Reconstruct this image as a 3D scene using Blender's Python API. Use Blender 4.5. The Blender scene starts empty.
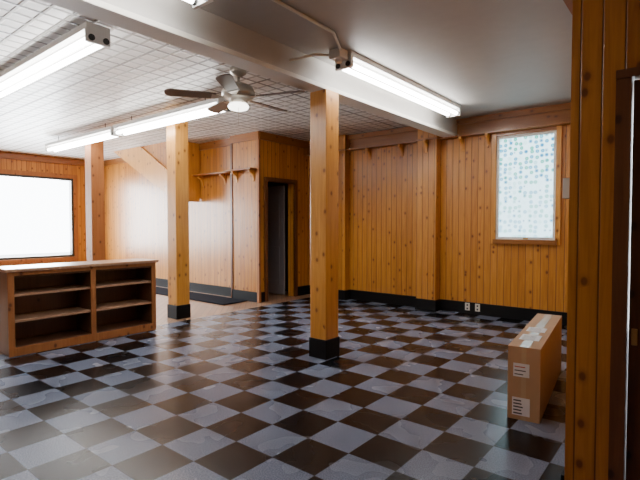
import bpy, bmesh, math, random
from mathutils import Vector, Matrix
random.seed(4)
S = bpy.context.scene

# ------------------------------------------------------------ node helpers
class NT:
    def __init__(s, name):
        s.m = bpy.data.materials.new(name); s.m.use_nodes = True
        s.t = s.m.node_tree; s.n = s.t.nodes; s.l = s.t.links
        s.b = s.n['Principled BSDF']
    def inp(s, sock, v):
        if v is None: return
        if isinstance(v, bpy.types.NodeSocket): s.l.new(v, sock)
        else:
            if sock.type == 'RGBA' and len(v) == 3: v = (*v, 1)
            sock.default_value = v
    def math(s, op, a, b=None, c=None, clamp=False):
        n = s.n.new('ShaderNodeMath'); n.operation = op; n.use_clamp = clamp
        s.inp(n.inputs[0], a); s.inp(n.inputs[1], b); s.inp(n.inputs[2], c)
        return n.outputs[0]
    def mix(s, f, a, b, mode='MIX'):
        n = s.n.new('ShaderNodeMix'); n.data_type = 'RGBA'; n.blend_type = mode
        s.inp(n.inputs[0], f); s.inp(n.inputs[6], a); s.inp(n.inputs[7], b)
        return n.outputs[2]
    def comb(s, x, y, z):
        n = s.n.new('ShaderNodeCombineXYZ')
        s.inp(n.inputs[0], x); s.inp(n.inputs[1], y); s.inp(n.inputs[2], z)
        return n.outputs[0]
    def pos(s):
        g = s.n.new('ShaderNodeNewGeometry'); q = s.n.new('ShaderNodeSeparateXYZ')
        s.l.new(g.outputs['Position'], q.inputs[0]); return q.outputs
    def noise(s, vec, scale, detail=3, rough=.5, dist=0):
        n = s.n.new('ShaderNodeTexNoise')
        s.inp(n.inputs['Vector'], vec); n.inputs['Scale'].default_value = scale
        n.inputs['Detail'].default_value = detail; n.inputs['Roughness'].default_value = rough
        n.inputs['Distortion'].default_value = dist
        return n.outputs['Fac']
    def white(s, vec, dim='3D'):
        n = s.n.new('ShaderNodeTexWhiteNoise'); n.noise_dimensions = dim
        s.inp(n.inputs['W' if dim == '1D' else 'Vector'], vec)
        return n.outputs['Value']
    def smooth(s, v, a, b, c=0., d=1.):
        n = s.n.new('ShaderNodeMapRange'); n.interpolation_type = 'SMOOTHSTEP'
        s.inp(n.inputs[0], v); n.inputs[1].default_value = a; n.inputs[2].default_value = b
        n.inputs[3].default_value = c; n.inputs[4].default_value = d
        return n.outputs[0]
    def bump(s, h, dist=.003, st=1.):
        n = s.n.new('ShaderNodeBump'); s.inp(n.inputs['Height'], h)
        n.inputs['Distance'].default_value = dist; n.inputs['Strength'].default_value = st
        s.l.new(n.outputs[0], s.b.inputs['Normal'])

def plain(name, col, rough=.5, metal=0., emit=None, est=0., var=.06, spec=.5):
    N = NT(name); P = N.pos()
    f = N.noise(N.comb(P[0], P[1], P[2]), 9, 3)
    c2 = tuple(max(0, c*(1-var*2)) for c in col)
    N.inp(N.b.inputs['Base Color'], N.mix(f, col, c2))
    N.b.inputs['Roughness'].default_value = rough; N.b.inputs['Metallic'].default_value = metal
    N.b.inputs['Specular IOR Level'].default_value = spec
    if emit:
        N.b.inputs['Emission Color'].default_value = (*emit, 1); N.b.inputs['Emission Strength'].default_value = est
    return N.m

def wood(name, light, dark, w=.1, horiz=False, knots=.3, rough=.32, groove=True, ring=1., bd=.8, coat=.15):
    N = NT(name); P = N.pos()
    s_ = N.math('ADD', P[0], P[1])
    u, z = (P[2], s_) if horiz else (s_, P[2])
    q = N.math('DIVIDE', u, w)
    bi = N.math('FLOOR', q); fr = N.math('FRACT', q)
    r = N.white(bi, '1D')
    off = N.math('MULTIPLY', r, 37.)
    zz = N.math('ADD', z, off)
    g = N.noise(N.comb(N.math('MULTIPLY', u, 16.), N.math('MULTIPLY', zz, .9), r), 2.2, 4, .6, .6)
    g = N.smooth(g, .3, .72)
    f = N.math('ADD', N.math('MULTIPLY', g, .55*ring), N.math('MULTIPLY', r, .5), clamp=True)
    col = N.mix(f, light, dark)
    v = N.n.new('ShaderNodeTexVoronoi'); v.voronoi_dimensions = '2D'; v.feature = 'F1'
    N.inp(v.inputs['Vector'], N.comb(N.math('MULTIPLY', u, 10.), N.math('MULTIPLY', zz, 7.), 0.))
    v.inputs['Scale'].default_value = 1.
    sel = N.n.new('ShaderNodeSeparateColor'); N.l.new(v.outputs['Color'], sel.inputs[0])
    on = N.math('LESS_THAN', sel.outputs[0], knots)
    k = N.math('MULTIPLY', N.smooth(v.outputs['Distance'], .08, .18, 1., 0.), on)
    col = N.mix(N.math('MULTIPLY', k, .85), col, (dark[0]*.25, dark[1]*.17, dark[2]*.15))
    k2 = N.math('MULTIPLY', N.smooth(v.outputs['Distance'], .1, .36, .35, 0.), on)
    col = N.mix(k2, col, (dark[0]*.6, dark[1]*.45, dark[2]*.4))
    h = N.math('MULTIPLY', g, .03)
    if groove:
        e = N.math('ABSOLUTE', N.math('SUBTRACT', fr, .5))
        gm = N.smooth(e, .44, .485)
        col = N.mix(N.math('MULTIPLY', gm, .85), col, (dark[0]*.2, dark[1]*.15, dark[2]*.15))
        h = N.math('SUBTRACT', h, gm)
    N.inp(N.b.inputs['Base Color'], col)
    N.b.inputs['Roughness'].default_value = rough
    N.b.inputs['Coat Weight'].default_value = coat; N.b.inputs['Coat Roughness'].default_value = .2
    N.bump(h, .004, bd)
    return N.m

LT, DK = (.60, .265, .042), (.36, .122, .015)
M = {}
M['pine'] = wood('pine_boards', LT, DK, .095, knots=.2, rough=.36)
M['pine_s'] = wood('pine_solid', (.72, .35, .066), (.48, .185, .025), 5., groove=False, knots=.24)
M['pine_h'] = wood('pine_horizontal', (.36, .14, .03), (.22, .075, .014), 5., True, groove=False, knots=.15)
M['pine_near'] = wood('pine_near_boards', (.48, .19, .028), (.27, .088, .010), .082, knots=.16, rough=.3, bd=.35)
M['redwood'] = wood('reddish_pine', (.38, .145, .04), (.24, .08, .018), 5., groove=False, knots=.2, rough=.6, coat=0.)
M['brown'] = wood('brown_stained_wood', (.17, .06, .02), (.07, .023, .009), 5., groove=False, knots=.1)
M['shelf'] = wood('shelf_wood', (.12, .052, .028), (.065, .028, .015), 5., groove=False, knots=.05)
M['counter'] = wood('counter_wood', (.46, .27, .17), (.34, .19, .11), 5., groove=False, knots=.05)
M['black'] = plain('black_rubber_base', (.005, .005, .006), .5, spec=.2)
M['mat'] = plain('dark_runner', (.008, .010, .018), .9, spec=.1)
M['white'] = plain('white_enamel', (.85, .85, .83), .4)
M['cream'] = plain('cream_paint', (.74, .71, .64), .5)
M['plaster'] = plain('plaster_ceiling', (.50, .48, .45), .55)
M['dark'] = plain('dark_metal', (.03, .03, .03), .4)
M['brass'] = plain('brass', (.5, .38, .18), .35, .8)
M['plastic'] = plain('ivory_plastic', (.72, .70, .62), .4)
M['cardboard'] = plain('cardboard', (.44, .27, .145), .7)
M['label'] = plain('paper_label', (.78, .78, .80), .5)
M['ink'] = plain('label_ink', (.05, .05, .06), .5)
M['redink'] = plain('red_ink', (.5, .08, .05), .5)
M['tape'] = plain('packing_tape', (.50, .36, .22), .25)
M['nickel'] = plain('fan_metal', (.42, .38, .32), .3, .5)
M['blade'] = plain('fan_blade', (.13, .10, .085), .4)
M['door_grey'] = plain('grey_door_paint', (.24, .24, .26), .4)
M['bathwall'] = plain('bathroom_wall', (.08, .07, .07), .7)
M['globe'] = plain('frosted_globe', (.8, .8, .78), .3, emit=(1, .97, .9), est=6)
M['tube'] = plain('fluorescent_tube', (.9, .9, .9), .3, emit=(1., .98, .95), est=31.)
M['asphalt'] = plain('pavement', (.45, .45, .45), .8)

# checker floor
N = NT('checkered_vinyl'); P = N.pos()
TS = .305; OX, OY = 0.0, 0.0
a = N.math('DIVIDE', N.math('ADD', P[0], 60*TS+OX), TS); b = N.math('DIVIDE', N.math('ADD', P[1], 60*TS+OY), TS)
ia = N.math('FLOOR', a); ib = N.math('FLOOR', b)
par = N.math('MODULO', N.math('ADD', ia, ib), 2.)
rnd = N.white(N.comb(ia, ib, 0.))
sp = N.noise(N.comb(P[0], P[1], 0.), 130, 2, .6)
cl = N.noise(N.comb(P[0], P[1], 0.), 2.5, 2, .5)
dk = N.mix(N.smooth(rnd, .45, .75), (.003, .0032, .005), (.011, .006, .0045))
lt = N.mix(N.smooth(sp, .35, .65), (.095, .118, .175), (.18, .205, .28))
c = N.mix(par, dk, lt)
fa = N.math('ABSOLUTE', N.math('SUBTRACT', N.math('FRACT', a), .5)); fb = N.math('ABSOLUTE', N.math('SUBTRACT', N.math('FRACT', b), .5))
seam = N.smooth(N.math('MAXIMUM', fa, fb), .488, .498)
c = N.mix(N.math('MULTIPLY', seam, .6), c, (.01, .01, .01))
N.inp(N.b.inputs['Base Color'], c)
N.inp(N.b.inputs['Roughness'], N.math('ADD', N.math('MULTIPLY', cl, .1), .22))
N.b.inputs['Specular IOR Level'].default_value = .26
N.bump(N.math('SUBTRACT', N.math('MULTIPLY', cl, 1.), N.math('MULTIPLY', seam, .3)), .002, .3)
M['checker'] = N.m
M['laminate'] = wood('laminate_floor', (.40, .24, .14), (.27, .15, .085), .12, knots=0., rough=.3, bd=.2, coat=0.)

# tin ceiling
N = NT('pressed_tin'); P = N.pos()
def grid(sz, lo, hi):
    fx = N.math('ABSOLUTE', N.math('SUBTRACT', N.math('FRACT', N.math('DIVIDE', N.math('ADD', P[0], 30.), sz)), .5))
    fy = N.math('ABSOLUTE', N.math('SUBTRACT', N.math('FRACT', N.math('DIVIDE', N.math('ADD', P[1], 30.), sz)), .5))
    return N.smooth(N.math('MAXIMUM', fx, fy), lo, hi)
g1 = grid(.1525, .36, .46); g2 = grid(.61, .465, .49)
c = N.mix(N.math('MULTIPLY', g1, .75), (.80, .80, .78), (.24, .235, .22))
c = N.mix(N.math('MULTIPLY', g2, .8), c, (.14, .135, .125))
N.inp(N.b.inputs['Base Color'], c); N.b.inputs['Roughness'].default_value = .35
N.bump(N.math('ADD', g1, g2), .01, 1.)
M['tin'] = N.m

# patterned window film: cyan, blue and green medallions on frosted white
N = NT('patterned_window_film'); P = N.pos()
v = N.n.new('ShaderNodeTexVoronoi'); v.voronoi_dimensions = '2D'
N.inp(v.inputs['Vector'], N.comb(P[0], P[2], 0.)); v.inputs['Scale'].default_value = 15.; v.inputs['Randomness'].default_value = .45
ring = N.smooth(N.math('ABSOLUTE', N.math('SUBTRACT', v.outputs['Distance'], .22)), .10, .2, 1., 0.)
sc = N.n.new('ShaderNodeSeparateColor'); N.l.new(v.outputs['Color'], sc.inputs[0])
top = N.smooth(P[2], 1.3, 2.5, .6, 1.)
f = N.math('MULTIPLY', N.math('MULTIPLY', ring, N.smooth(sc.outputs[0], .1, .4)), top)
tint = N.mix(N.smooth(sc.outputs[2], .4, .6), (.0, .22, .40), (.0, .30, .22))
c = N.mix(f, (.62, .90, 1.), tint)
c = N.mix(N.math('MULTIPLY', N.smooth(sc.outputs[1], .7, .75), N.smooth(v.outputs['Distance'], .1, .2, .9, 0.)), c, (.0, .06, .22))
N.b.inputs['Base Color'].default_value = (.1, .1, .1, 1)
N.inp(N.b.inputs['Emission Color'], c); N.b.inputs['Emission Strength'].default_value = 3.6  # film glows by itself, standing in for daylight from outside
M['film'] = N.m

# ------------------------------------------------------------ mesh builder
class MB:
    def __init__(s): s.bm = bmesh.new(); s.mats = []
    def mi(s, k):
        if k not in s.mats: s.mats.append(k)
        return s.mats.index(k)
    def box(s, x0, x1, y0, y1, z0, z1, k, mt=None):
        vs = [s.bm.verts.new((x, y, z)) for x in (x0, x1) for y in (y0, y1) for z in (z0, z1)]
        if mt is not None:
            for q in vs: q.co = mt @ q.co
        for f in ((0,1,3,2),(4,6,7,5),(0,4,5,1),(2,3,7,6),(0,2,6,4),(1,5,7,3)):
            fc = s.bm.faces.new([vs[i] for i in f]); fc.material_index = s.mi(k)
        return s
    def cyl(s, p0, p1, r, k, seg=14, r2=None):
        p0, p1 = Vector(p0), Vector(p1); r2 = r if r2 is None else r2
        d = (p1-p0).normalized(); a = d.orthogonal().normalized(); b = d.cross(a)
        A = []; B = []
        for i in range(seg):
            t = 2*math.pi*i/seg; o = a*math.cos(t)+b*math.sin(t)
            A.append(s.bm.verts.new(p0+o*r)); B.append(s.bm.verts.new(p1+o*r2))
        for i in range(seg):
            j = (i+1) % seg
            f = s.bm.faces.new((A[i], A[j], B[j], B[i])); f.material_index = s.mi(k); f.smooth = True
        f = s.bm.faces.new(A[::-1]); f.material_index = s.mi(k)
        f = s.bm.faces.new(B); f.material_index = s.mi(k)
        return s
    def lathe(s, c, prof, k, seg=28):
        c = Vector(c); rings = []
        for r, z in prof:
            rings.append([s.bm.verts.new(c+Vector((max(r, .0005)*math.cos(2*math.pi*i/seg), max(r, .0005)*math.sin(2*math.pi*i/seg), z))) for i in range(seg)])
        for A, B in zip(rings, rings[1:]):
            for i in range(seg):
                j = (i+1) % seg
                f = s.bm.faces.new((A[i], A[j], B[j], B[i])); f.material_index = s.mi(k); f.smooth = True
        for R in (rings[0], rings[-1]):
            f = s.bm.faces.new(R); f.material_index = s.mi(k)
        return s
    def prism(s, poly, vec, k, mt=None):
        vec = Vector(vec)
        A = [s.bm.verts.new(Vector(p)) for p in poly]; B = [s.bm.verts.new(Vector(p)+vec) for p in poly]
        if mt is not None:
            for q in A+B: q.co = mt @ q.co
        n = len(A)
        fs = [s.bm.faces.new(A[::-1]), s.bm.faces.new(B)]
        for i in range(n): fs.append(s.bm.faces.new((A[i], A[(i+1) % n], B[(i+1) % n], B[i])))
        for f in fs: f.material_index = s.mi(k)
        return s
    def done(s, name, bevel=0.):
        bmesh.ops.recalc_face_normals(s.bm, faces=s.bm.faces)
        me = bpy.data.meshes.new(name); s.bm.to_mesh(me); s.bm.free()
        for k in s.mats: me.materials.append(M[k])
        o = bpy.data.objects.new(name, me); S.collection.objects.link(o)
        if bevel:
            m = o.modifiers.new('bevel', 'BEVEL'); m.width = bevel; m.segments = 2; m.limit_method = 'ANGLE'
        return o

H = 2.85      # ceiling
YB = 6.67     # back wall
XW = -11.4    # storefront wall
XR = -.45     # right wall
YN = 2.3      # near partition
YS, XE = -3., 3.

# ------------------------------------------------------------ room shell
XL = -5.42
MB().box(XL, XE+.15, YS-.15, YB+.15, -.1, 0, 'checker').done('floor')
MB().box(XW-.15, XL, YS-.15, YB+.15, -.1, 0, 'laminate').done('floor_laminate')
MB().box(XW-.15, -2.9, YS-.15, YB+.15, H, H+.1, 'tin').done('ceiling_tin')
MB().box(-2.9, XE+.15, YS-.15, YB+.15, H, H+.1, 'plaster').done('ceiling')

def wall_x(name, x0, x1, y, t, k, hole=None):   # runs along X
    m = MB()
    if hole:
        a, b, c, d = hole
        m.box(x0, a, y, y+t, 0, H, k).box(b, x1, y, y+t, 0, H, k).box(a, b, y, y+t, d, H, k)
        if c > 0: m.box(a, b, y, y+t, 0, c, k)
    else: m.box(x0, x1, y, y+t, 0, H, k)
    return m.done(name)
WX0, WX1, WZ0, WZ1 = -2.23, -1.46, 1.10, 2.53
wall_x('wall_back', -5.85, XR+.15, YB, .15, 'pine', (WX0, WX1, WZ0, WZ1))
m = MB().box(XR, XR+.15, YN+.12, YB, 0, H, 'pine'); m.done('wall_right')
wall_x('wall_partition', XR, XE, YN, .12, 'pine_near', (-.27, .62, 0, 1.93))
DY0, DY1, DZ = 5.58, 6.27, 2.05
m = MB()
m.box(-5.85, -5.7, 5.4, DY0, 0, H, 'pine').box(-5.85, -5.7, DY1, YB, 0, H, 'pine').box(-5.85, -5.7, DY0, DY1, DZ, H, 'pine')
m.done('wall_bathroom')
MB().box(-6.38, -5.85, 5.4, 5.52, 0, H, 'pine').box(XW, -6.38, 5.52, 5.64, 0, H, 'pine').done('wall_left')
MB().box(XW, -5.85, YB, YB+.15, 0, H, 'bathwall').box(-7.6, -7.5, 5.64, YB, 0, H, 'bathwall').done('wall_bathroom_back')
# storefront
m = MB()
holes = [(1.2, 2.8), (3.28, 4.86)]  # first opening is out of view, added and sized for its daylight
SZ0, SZ1 = .56, 2.38
y = YS
for a, b in holes:
    m.box(XW-.15, XW, y, a, 0, H, 'pine'); m.box(XW-.15, XW, a, b, 0, SZ0, 'pine'); m.box(XW-.15, XW, a, b, SZ1, H, 'pine'); y = b
m.box(XW-.15, XW, y, 5.64, 0, H, 'pine')
m.done('wall_storefront')
MB().box(XW-.15, XE+.15, YS-.15, YS, 0, H, 'pine').done('wall_south')
MB().box(XE, XE+.15, YS, YN+.12, 0, H, 'pine').done('wall_east')

# storefront windows
for i, (a, b) in enumerate(holes):
    m = MB(); t = .05
    m.box(XW-.09, XW+.02, a, a+t, SZ0, SZ1, 'dark').box(XW-.09, XW+.02, b-t, b, SZ0, SZ1, 'dark')
    m.box(XW-.09, XW+.02, a+t, b-t, SZ0, SZ0+t, 'dark').box(XW-.09, XW+.02, a+t, b-t, SZ1-t, SZ1, 'dark')
    m.done('window_%d' % (i+2))
    m = MB(); c = .09
    m.box(XW, XW+.03, a-c, a, SZ0-c, SZ1+c, 'redwood').box(XW, XW+.03, b, b+c, SZ0-c, SZ1+c, 'redwood')
    m.box(XW, XW+.03, a, b, SZ1, SZ1+c, 'redwood').box(XW, XW+.08, a, b, SZ0-c, SZ0, 'redwood')
    m.done('trim_window_%d' % (i+2))
MB().box(XW, XW+.04, YS, 5.52, 2.70, 2.82, 'pine_h').done('trim_storefront')
MB().box(XW-14, XW-.15, -14, 16, -.2, -.1, 'asphalt').done('street_ground')

# right patterned window
m = MB(); t = .035
for (a, b, c, d) in ((WX0, WX0+t, WZ0, WZ1), (WX1-t, WX1, WZ0, WZ1), (WX0+t, WX1-t, WZ0, WZ0+t), (WX0+t, WX1-t, WZ1-t, WZ1)):
    m.box(a, b, YB+.0, YB+.07, c, d, 'white')
m.box(WX0+t, WX1-t, YB+.035, YB+.045, WZ0+t, WZ1-t, 'film')
m.box(-1.86, -1.80, YB-.01, YB+.0, WZ0+.005, WZ0+.03, 'brass')
m.done('window_1')
m = MB(); c = .06
m.box(WX0-c, WX0, YB-.025, YB, WZ0-c, WZ1+c, 'pine_s').box(WX1, WX1+c, YB-.025, YB, WZ0-c, WZ1+c, 'pine_s')
m.box(WX0, WX1, YB-.025, YB, WZ1, WZ1+c, 'pine_h').box(WX0-.02, WX1+.02, YB-.06, YB, WZ0-c, WZ0, 'pine_h')
m.done('trim_window_1')

# pilasters
PIL = [(-5.02, -4.74), (-3.38, -3.06)]
for i, (a, b) in enumerate(PIL):
    MB().box(a, b, YB-.16, YB, 0, H, 'pine').done('trim_pilaster_%d' % (i+1), .004)
def corbel(m, x, y, z, k='pine_s', w=.04, d=.12, h=.19):
    pts = [(0, 0), (-d, 0), (-d, -.035)]
    for i in range(1, 7):
        t = i/6*math.pi/2
        pts.append((-d*(1-math.sin(t))*.98-.014, -.035-(h-.055)*(1-math.cos(t))))
    pts.append((0, -h))
    m.prism([(x-w/2, y+p, z+q) for p, q in pts], (w, 0, 0), k)
m = MB()
ZR = 2.58
m.box(-5.7, XR, YB-.02, YB, ZR, H-.02, 'pine_h')
m.box(-5.7, XR, YB-.13, YB-.02, ZR, ZR+.022, 'pine_h')
for a, b in PIL:
    m.box(a-.02, b+.02, YB-.19, YB-.13, ZR-.001, ZR+.021, 'pine_h')
    corbel(m, (a+b)/2, YB-.16, ZR-.002, d=.08)
m.box(-5.7, XR, YB-.05, YB-.02, H-.08, H-.001, 'pine_h')
for x in (-5.35, -4.33, -3.72, -2.72, -2.34, -1.2): corbel(m, x, YB, ZR)
m.done('trim_plate_rail')
m = MB(); z = 2.22
m.box(-6.40, -5.74, 5.24, 5.4, z, z+.025, 'pine_h').box(-8.6, -6.38, 5.34, 5.52, z, z+.025, 'pine_h')
for x in (-5.82, -6.24): corbel(m, x, 5.4, z, d=.12)
for x in (-6.7, -7.35, -8.0, -8.5): corbel(m, x, 5.52, z, d=.12)
m.done('trim_plate_rail_left')
MB().box(XR-.2, XR, YN+.3, YB-.2, 2.62, H, 'redwood').done('trim_right')
MB().box(-6.4, -5.68, 5.37, 5.4, 2.72, H, 'pine_h').box(XW+.05, -6.40, 5.49, 5.52, 2.72, H, 'pine_h').box(-5.7, -5.67, 5.4, YB-.02, 2.72, H, 'pine_h').done('trim_left')
MB().box(-5.72, -5.672, 5.372, 5.42, 0, 2.72, 'redwood').box(-6.4, -6.36, 5.385, 5.4, .0, 2.72, 'brown').done('trim_corner')

# baseboards
m = MB(); hb = .17
def bb(a, b): m.box(a, b, YB-.015, YB, 0, hb, 'black')
bb(-5.7, PIL[0][0]); bb(PIL[0][1], PIL[1][0]); bb(PIL[1][1], XR)
for a, b in PIL: m.box(a-.012, b+.012, YB-.175, YB, 0, hb, 'black')
m.done('baseboard_back')
MB().box(XR-.015, XR, YN, YB-.02, 0, hb, 'black').done('baseboard_right')
MB().box(-6.38, -5.7, 5.385, 5.4, 0, hb, 'black').box(XW+.02, -6.38, 5.505, 5.52, 0, hb, 'black').box(-5.7, -5.685, 5.4, DY0-.06, 0, hb, 'black').box(-5.7, -5.685, DY1+.06, YB-.02, 0, hb, 'black').done('baseboard_left')
m = MB()
m.box(-5.72, -5.67, DY0-.06, DY0, 0, DZ+.06, 'brown').box(-5.72, -5.67, DY1, DY1+.06, 0, DZ+.06, 'brown').box(-5.72, -5.67, DY0, DY1, DZ, DZ+.06, 'brown')
m.done('trim_door_1')
m = MB()
m.box(-6.56, -5.89, 6.20, 6.235, .02, 2.02, 'door_grey').box(-6.45, -6.0, 6.19, 6.20, .2, .9, 'door_grey').box(-6.45, -6.0, 6.19, 6.20, 1.05, 1.85, 'door_grey')
m.cyl((-6.5, 6.19, 1.0), (-6.5, 6.14, 1.0), .025, 'brass')
m.done('door_1', .003)

# near partition door
m = MB()
m.box(-.28, -.225, YN-.02, YN+.12, 0, 1.93, 'brown').box(.58, .64, YN-.02, YN+.12, 0, 1.93, 'brown').box(-.28, .64, YN-.025, YN+.12, 1.90, 1.935, 'brown')
m.done('trim_door_2')
m = MB()
m.box(-.222, .577, YN+.02, YN+.06, .01, 1.895, 'brown')
for (a, b, c, d) in ((-.1, .15, .2, .85), (.22, .47, .2, .85), (-.1, .15, 1.0, 1.8), (.22, .47, 1.0, 1.8)):
    m.box(a, b, YN+.008, YN+.02, c, d, 'brown')
m.box(-.212, -.19, YN+.012, YN+.02, .80, .87, 'brass')
m.done('door_2', .003)

# ------------------------------------------------------------ beam and posts
MB().box(-2.95, -2.80, YS, YB, 2.63, H, 'plaster').box(-2.97, -2.78, YS, YB, 2.59, 2.63, 'cream').done('ceiling_beam', .004)
def post(x, y, s, top, k='pine_s'):
    h = s/2
    MB().box(x-h, x+h, y-h, y+h, .004, top, k).box(x-h-.01, x+h+.01, y-h-.01, y+h+.01, .0, .19, 'black').done('wooden_post', .006)
post(-2.87, 3.60, .2, 2.59)
post(-5.66, 3.82, .21, H)
post(-7.98, 3.76, .22, H, 'redwood')

# stair underside
m = MB()
m.prism([(-9.65, 4.95, H-.001), (-7.45, 4.95, 1.74), (-7.45, 4.95, 2.2), (-8.6, 4.95, H-.001)], (0, .05, 0), 'pine_s')
m.prism([(-9.60, 5.0, H-.001), (-7.45, 5.0, 1.77), (-7.45, 5.0, 1.82), (-9.5, 5.0, H-.001)], (0, .5, 0), 'redwood')
m.box(-8.7, -7.43, 4.98, 5.0, 2.1, H-.001, 'pine')
m.box(-7.47, -7.43, 4.95, 5.5, 1.74, H-.001, 'pine_s')
m.done('stair_underside')

# ------------------------------------------------------------ shelf unit
m = MB()
x0, x1, y0, y1, zt = -5.62, -5.22, 1.60, 3.18, .87
m.box(x0, x0+.012, y0+.02, y1-.02, .05, zt-.03, 'shelf')
for yy in (y0, (y0+y1)/2-.0125+.03, y1-.025): m.box(x0+.012, x1, yy, yy+.025, .004, zt-.03, 'shelf')
m.box(x0-.03, x1+.04, y0-.03, y1+.03, zt-.03, zt, 'counter')
ym = (y0+y1)/2+.0175
for (a, b) in ((y0+.025, ym), (ym+.025, y1-.025)):
    m.box(x0+.012, x1-.02, a, b, .07, .09, 'shelf')
    for z in (.33, .59): m.box(x0+.012, x1-.02, a, b, z, z+.022, 'counter')
    m.box(x1-.06, x1-.03, a, b, .004, .07, 'black')
    m.box(x1-.02, x1-.001, a, b, zt-.09, zt-.03, 'shelf')
for a, b in ((y0-.005, y0+.05), (ym-.015, ym+.04), (y1-.05, y1+.005)): m.box(x1, x1+.018, a, b, .004, zt-.03, 'redwood')
m.box(x1, x1+.018, y0+.05, ym-.015, .004, .09, 'redwood').box(x1, x1+.018, ym+.04, y1-.05, .004, .09, 'redwood')
m.box(x1, x1+.018, y0+.05, ym-.015, zt-.07, zt-.03, 'redwood').box(x1, x1+.018, ym+.04, y1-.05, zt-.07, zt-.03, 'redwood')
m.done('bookshelf', .002)

MB().box(-9.4, -5.95, 4.85, 5.36, .0, .02, 'mat').done('floor_runner')

# ------------------------------------------------------------ fluorescent fixtures
def fixture(cx, cy, L, along, drop=0.):
    m = MB(); zt = H-drop
    def bx(a0, a1, b0, b1, z0, z1, k):
        if along == 'x': m.box(cx+a0, cx+a1, cy+b0, cy+b1, z0, z1, k)
        else: m.box(cx+b0, cx+b1, cy+a0, cy+a1, z0, z1, k)
    def P(a, b, z): return (cx+a, cy+b, z) if along == 'x' else (cx+b, cy+a, z)
    h = L/2
    bx(-h, h, -.09, .09, zt-.05, zt-.002, 'white')
    bx(-h+.01, h-.01, -.04, .04, zt-.075, zt-.05, 'white')
    for s in (-1, 1):
        e = s*h
        bx(min(e, e-s*.03), max(e, e-s*.03), -.09, .09, zt-.14, zt-.05, 'white')
        for b in (-.055, .055):
            p = P(e-s*.03, b, zt-.11); q = P(e-s*.055, b, zt-.11)
            m.cyl(p, q, .024, 'dark')
            m.cyl(P(e, b, zt-.11), P(e+s*.008, b, zt-.11), .024, 'dark')
    for b in (-.055, .055):
        m.cyl(P(-h+.055, b, zt-.11), P(h-.055, b, zt-.11), .022, 'tube', 10)
    if drop:
        for a in (-h*.7, h*.7): m.cyl(P(a, 0, zt), P(a, 0, H), .006, 'dark', 8)
    m.done('fluorescent_light')
fixture(-4.77, 1.72, 2.44, 'x', drop=.04)
fixture(-5.45, 3.50, 2.40, 'x', drop=.1)
fixture(-7.90, 3.50, 2.40, 'x', drop=.1)
fixture(-2.52, 4.65, 2.44, 'y')
fixture(-2.50, .68, 2.44, 'y')

# conduits
def pipe(name, pts, r, k='cream'):
    cu = bpy.data.curves.new(name, 'CURVE'); cu.dimensions = '3D'; cu.bevel_depth = r
    sp = cu.splines.new('POLY'); sp.points.add(len(pts)-1)
    for p, q in zip(sp.points, pts): p.co = (*q, 1)
    o = bpy.data.objects.new(name, cu); S.collection.objects.link(o); cu.materials.append(M[k])
pipe('ceiling_conduit', [(-2.52, 3.42, 2.83), (-2.3, 3.0, 2.835), (-2.25, 1.0, 2.835), (-2.25, -1.5, 2.835)], .012)
pipe('ceiling_conduit', [(-2.78, 3.0, 2.72), (-2.66, 3.2, 2.80), (-2.55, 3.40, 2.82)], .011)
MB().box(-2.58, -2.46, 3.30, 3.42, 2.77, H-.001, 'white').cyl((-2.52, 3.36, 2.77), (-2.52, 3.36, 2.74), .03, 'white').done('junction_box', .004)
MB().box(-3.04, -2.96, 1.35, 1.5, 2.76, 2.84, 'dark').done('junction_box', .004)

# ------------------------------------------------------------ ceiling fan
FX, FY, FZ = -3.58, 3.12, 2.56
m = MB(); c = (FX, FY, 0)
m.lathe(c, [(.02, H-.001), (.085, H-.001), (.08, H-.05), (.035, H-.08), (.014, H-.09)], 'nickel')
m.cyl((FX, FY, H-.07), (FX, FY, FZ+.1), .016, 'nickel')
m.lathe(c, [(.02, FZ+.14), (.08, FZ+.135), (.14, FZ+.11), (.165, FZ+.06), (.165, FZ+.02), (.13, FZ-.01), (.085, FZ-.02), (.085, FZ-.05), (.02, FZ-.055)], 'nickel')
m.lathe(c, [(.05, FZ-.05), (.09, FZ-.062), (.105, FZ-.085), (.09, FZ-.11), (.045, FZ-.125), (.003, FZ-.13)], 'globe')
for i in range(5):
    R = Matrix.Translation((FX, FY, FZ)) @ Matrix.Rotation(math.radians(72*i+20), 4, 'Z') @ Matrix.Rotation(math.radians(12), 4, 'X')
    m.box(.09, .22, -.014, .014, -.004, .004, 'nickel', R)
    m.prism([(.19, -.03, -.005), (.26, -.045, -.005), (.26, .045, -.005), (.19, .03, -.005)], (0, 0, .005), 'nickel', R)
    pts = [(.22, -.055, 0), (.64, -.072, 0)]
    for j in range(1, 8):
        t = -math.pi/2+math.pi*j/8; pts.append((.64+.06*math.cos(t), .072*math.sin(t), 0))
    pts += [(.64, .072, 0), (.22, .055, 0)]
    m.prism(pts, (0, 0, .008), 'blade', R)
m.cyl((FX+.06, FY-.05, FZ-.03), (FX+.06, FY-.05, FZ-.28), .002, 'nickel', 6)
m.done('ceiling_fan')

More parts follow.
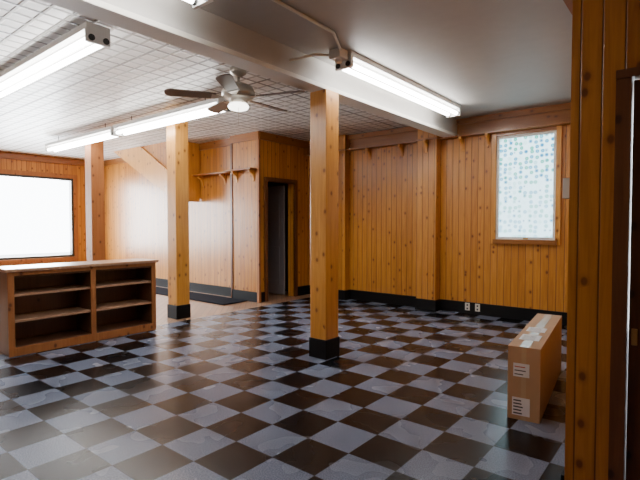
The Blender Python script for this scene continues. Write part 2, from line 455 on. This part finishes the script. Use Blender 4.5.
# ------------------------------------------------------------ carton
m = MB(); W, L, HH = .20, 1.35, .49
m.box(0, W, 0, L, 0, HH, 'cardboard')
m.box(.085, .115, -.0012, 0, 0, HH, 'tape').box(.07, .13, 0, L, HH, HH+.0012, 'tape')
def lab(x0, x1, z0, z1, rows, red=False):
    m.box(x0, x1, -.003, -.0013, z0, z1, 'label')
    n = rows; hh = (z1-z0)
    for i in range(n):
        zz = z0+hh*(i+.7)/(n+.6)
        ww = (x1-x0)*random.uniform(.5, .85)
        m.box(x0+.008, x0+.008+ww*.85, -.0038, -.003, zz-hh*.045, zz+hh*.03, 'redink' if (red and i == n-1) else 'ink')
lab(.03, .14, .03, .15, 5)
lab(.035, .135, .29, .38, 3, True)
for (a, b) in ((.22, .40), (.52, .68)):
    m.box(.03, .16, a, b, HH+.0013, HH+.003, 'label')
    for j in range(4): m.box(.045, .13, a+.02+j*.035, a+.026+j*.035, HH+.003, HH+.0036, 'ink')
o = m.done('cardboard_box', .002)
o.location = (-.985, 3.22, 0); o.rotation_euler = (0, 0, math.radians(6.5))

MB().box(XR-.03, XR, YN+.015, YN+.10, 1.42, 1.51, 'plastic').box(XR-.033, XR-.03, YN+.035, YN+.08, 1.465, 1.49, 'dark').done('thermostat', .004)
for x in (-2.62, -2.47):
    MB().box(x-.035, x+.035, YB-.022, YB-.0155, .05, .16, 'plastic').box(x-.012, x+.012, YB-.025, YB-.022, .065, .09, 'dark').box(x-.012, x+.012, YB-.025, YB-.022, .115, .14, 'dark').done('electrical_outlet', .002)

# ------------------------------------------------------------ world, daylight
w = bpy.data.worlds.new('World'); S.world = w; w.use_nodes = True
bg = w.node_tree.nodes['Background']; bg.inputs[0].default_value = (.88, .94, 1, 1); bg.inputs[1].default_value = 13.
def area(name, loc, rot, sx, sy, p, col):
    l = bpy.data.lights.new(name, 'AREA'); l.shape = 'RECTANGLE'; l.size = sx; l.size_y = sy; l.energy = p; l.color = col
    o = bpy.data.objects.new(name, l); S.collection.objects.link(o); o.location = loc; o.rotation_euler = rot
area('daylight_storefront', (XW-.5, 4.0, 1.6), (0, math.radians(-90), 0), 1.8, 1.5, 360, (.92, .96, 1))
area('daylight_storefront_2', (XW-.5, 2.0, 1.6), (0, math.radians(-90), 0), 1.8, 1.5, 320, (.92, .96, 1))  # added lamp behind the unseen opening

# ------------------------------------------------------------ camera
cd = bpy.data.cameras.new('camera'); cam = bpy.data.objects.new('camera', cd); S.collection.objects.link(cam)
cam.location = (0, 0, 1.3); cam.rotation_euler = (math.radians(90-1.84), 0, math.radians(39.1))
cd.sensor_width = 36; cd.lens = 467/640*36; cd.clip_start = .02
S.camera = cam
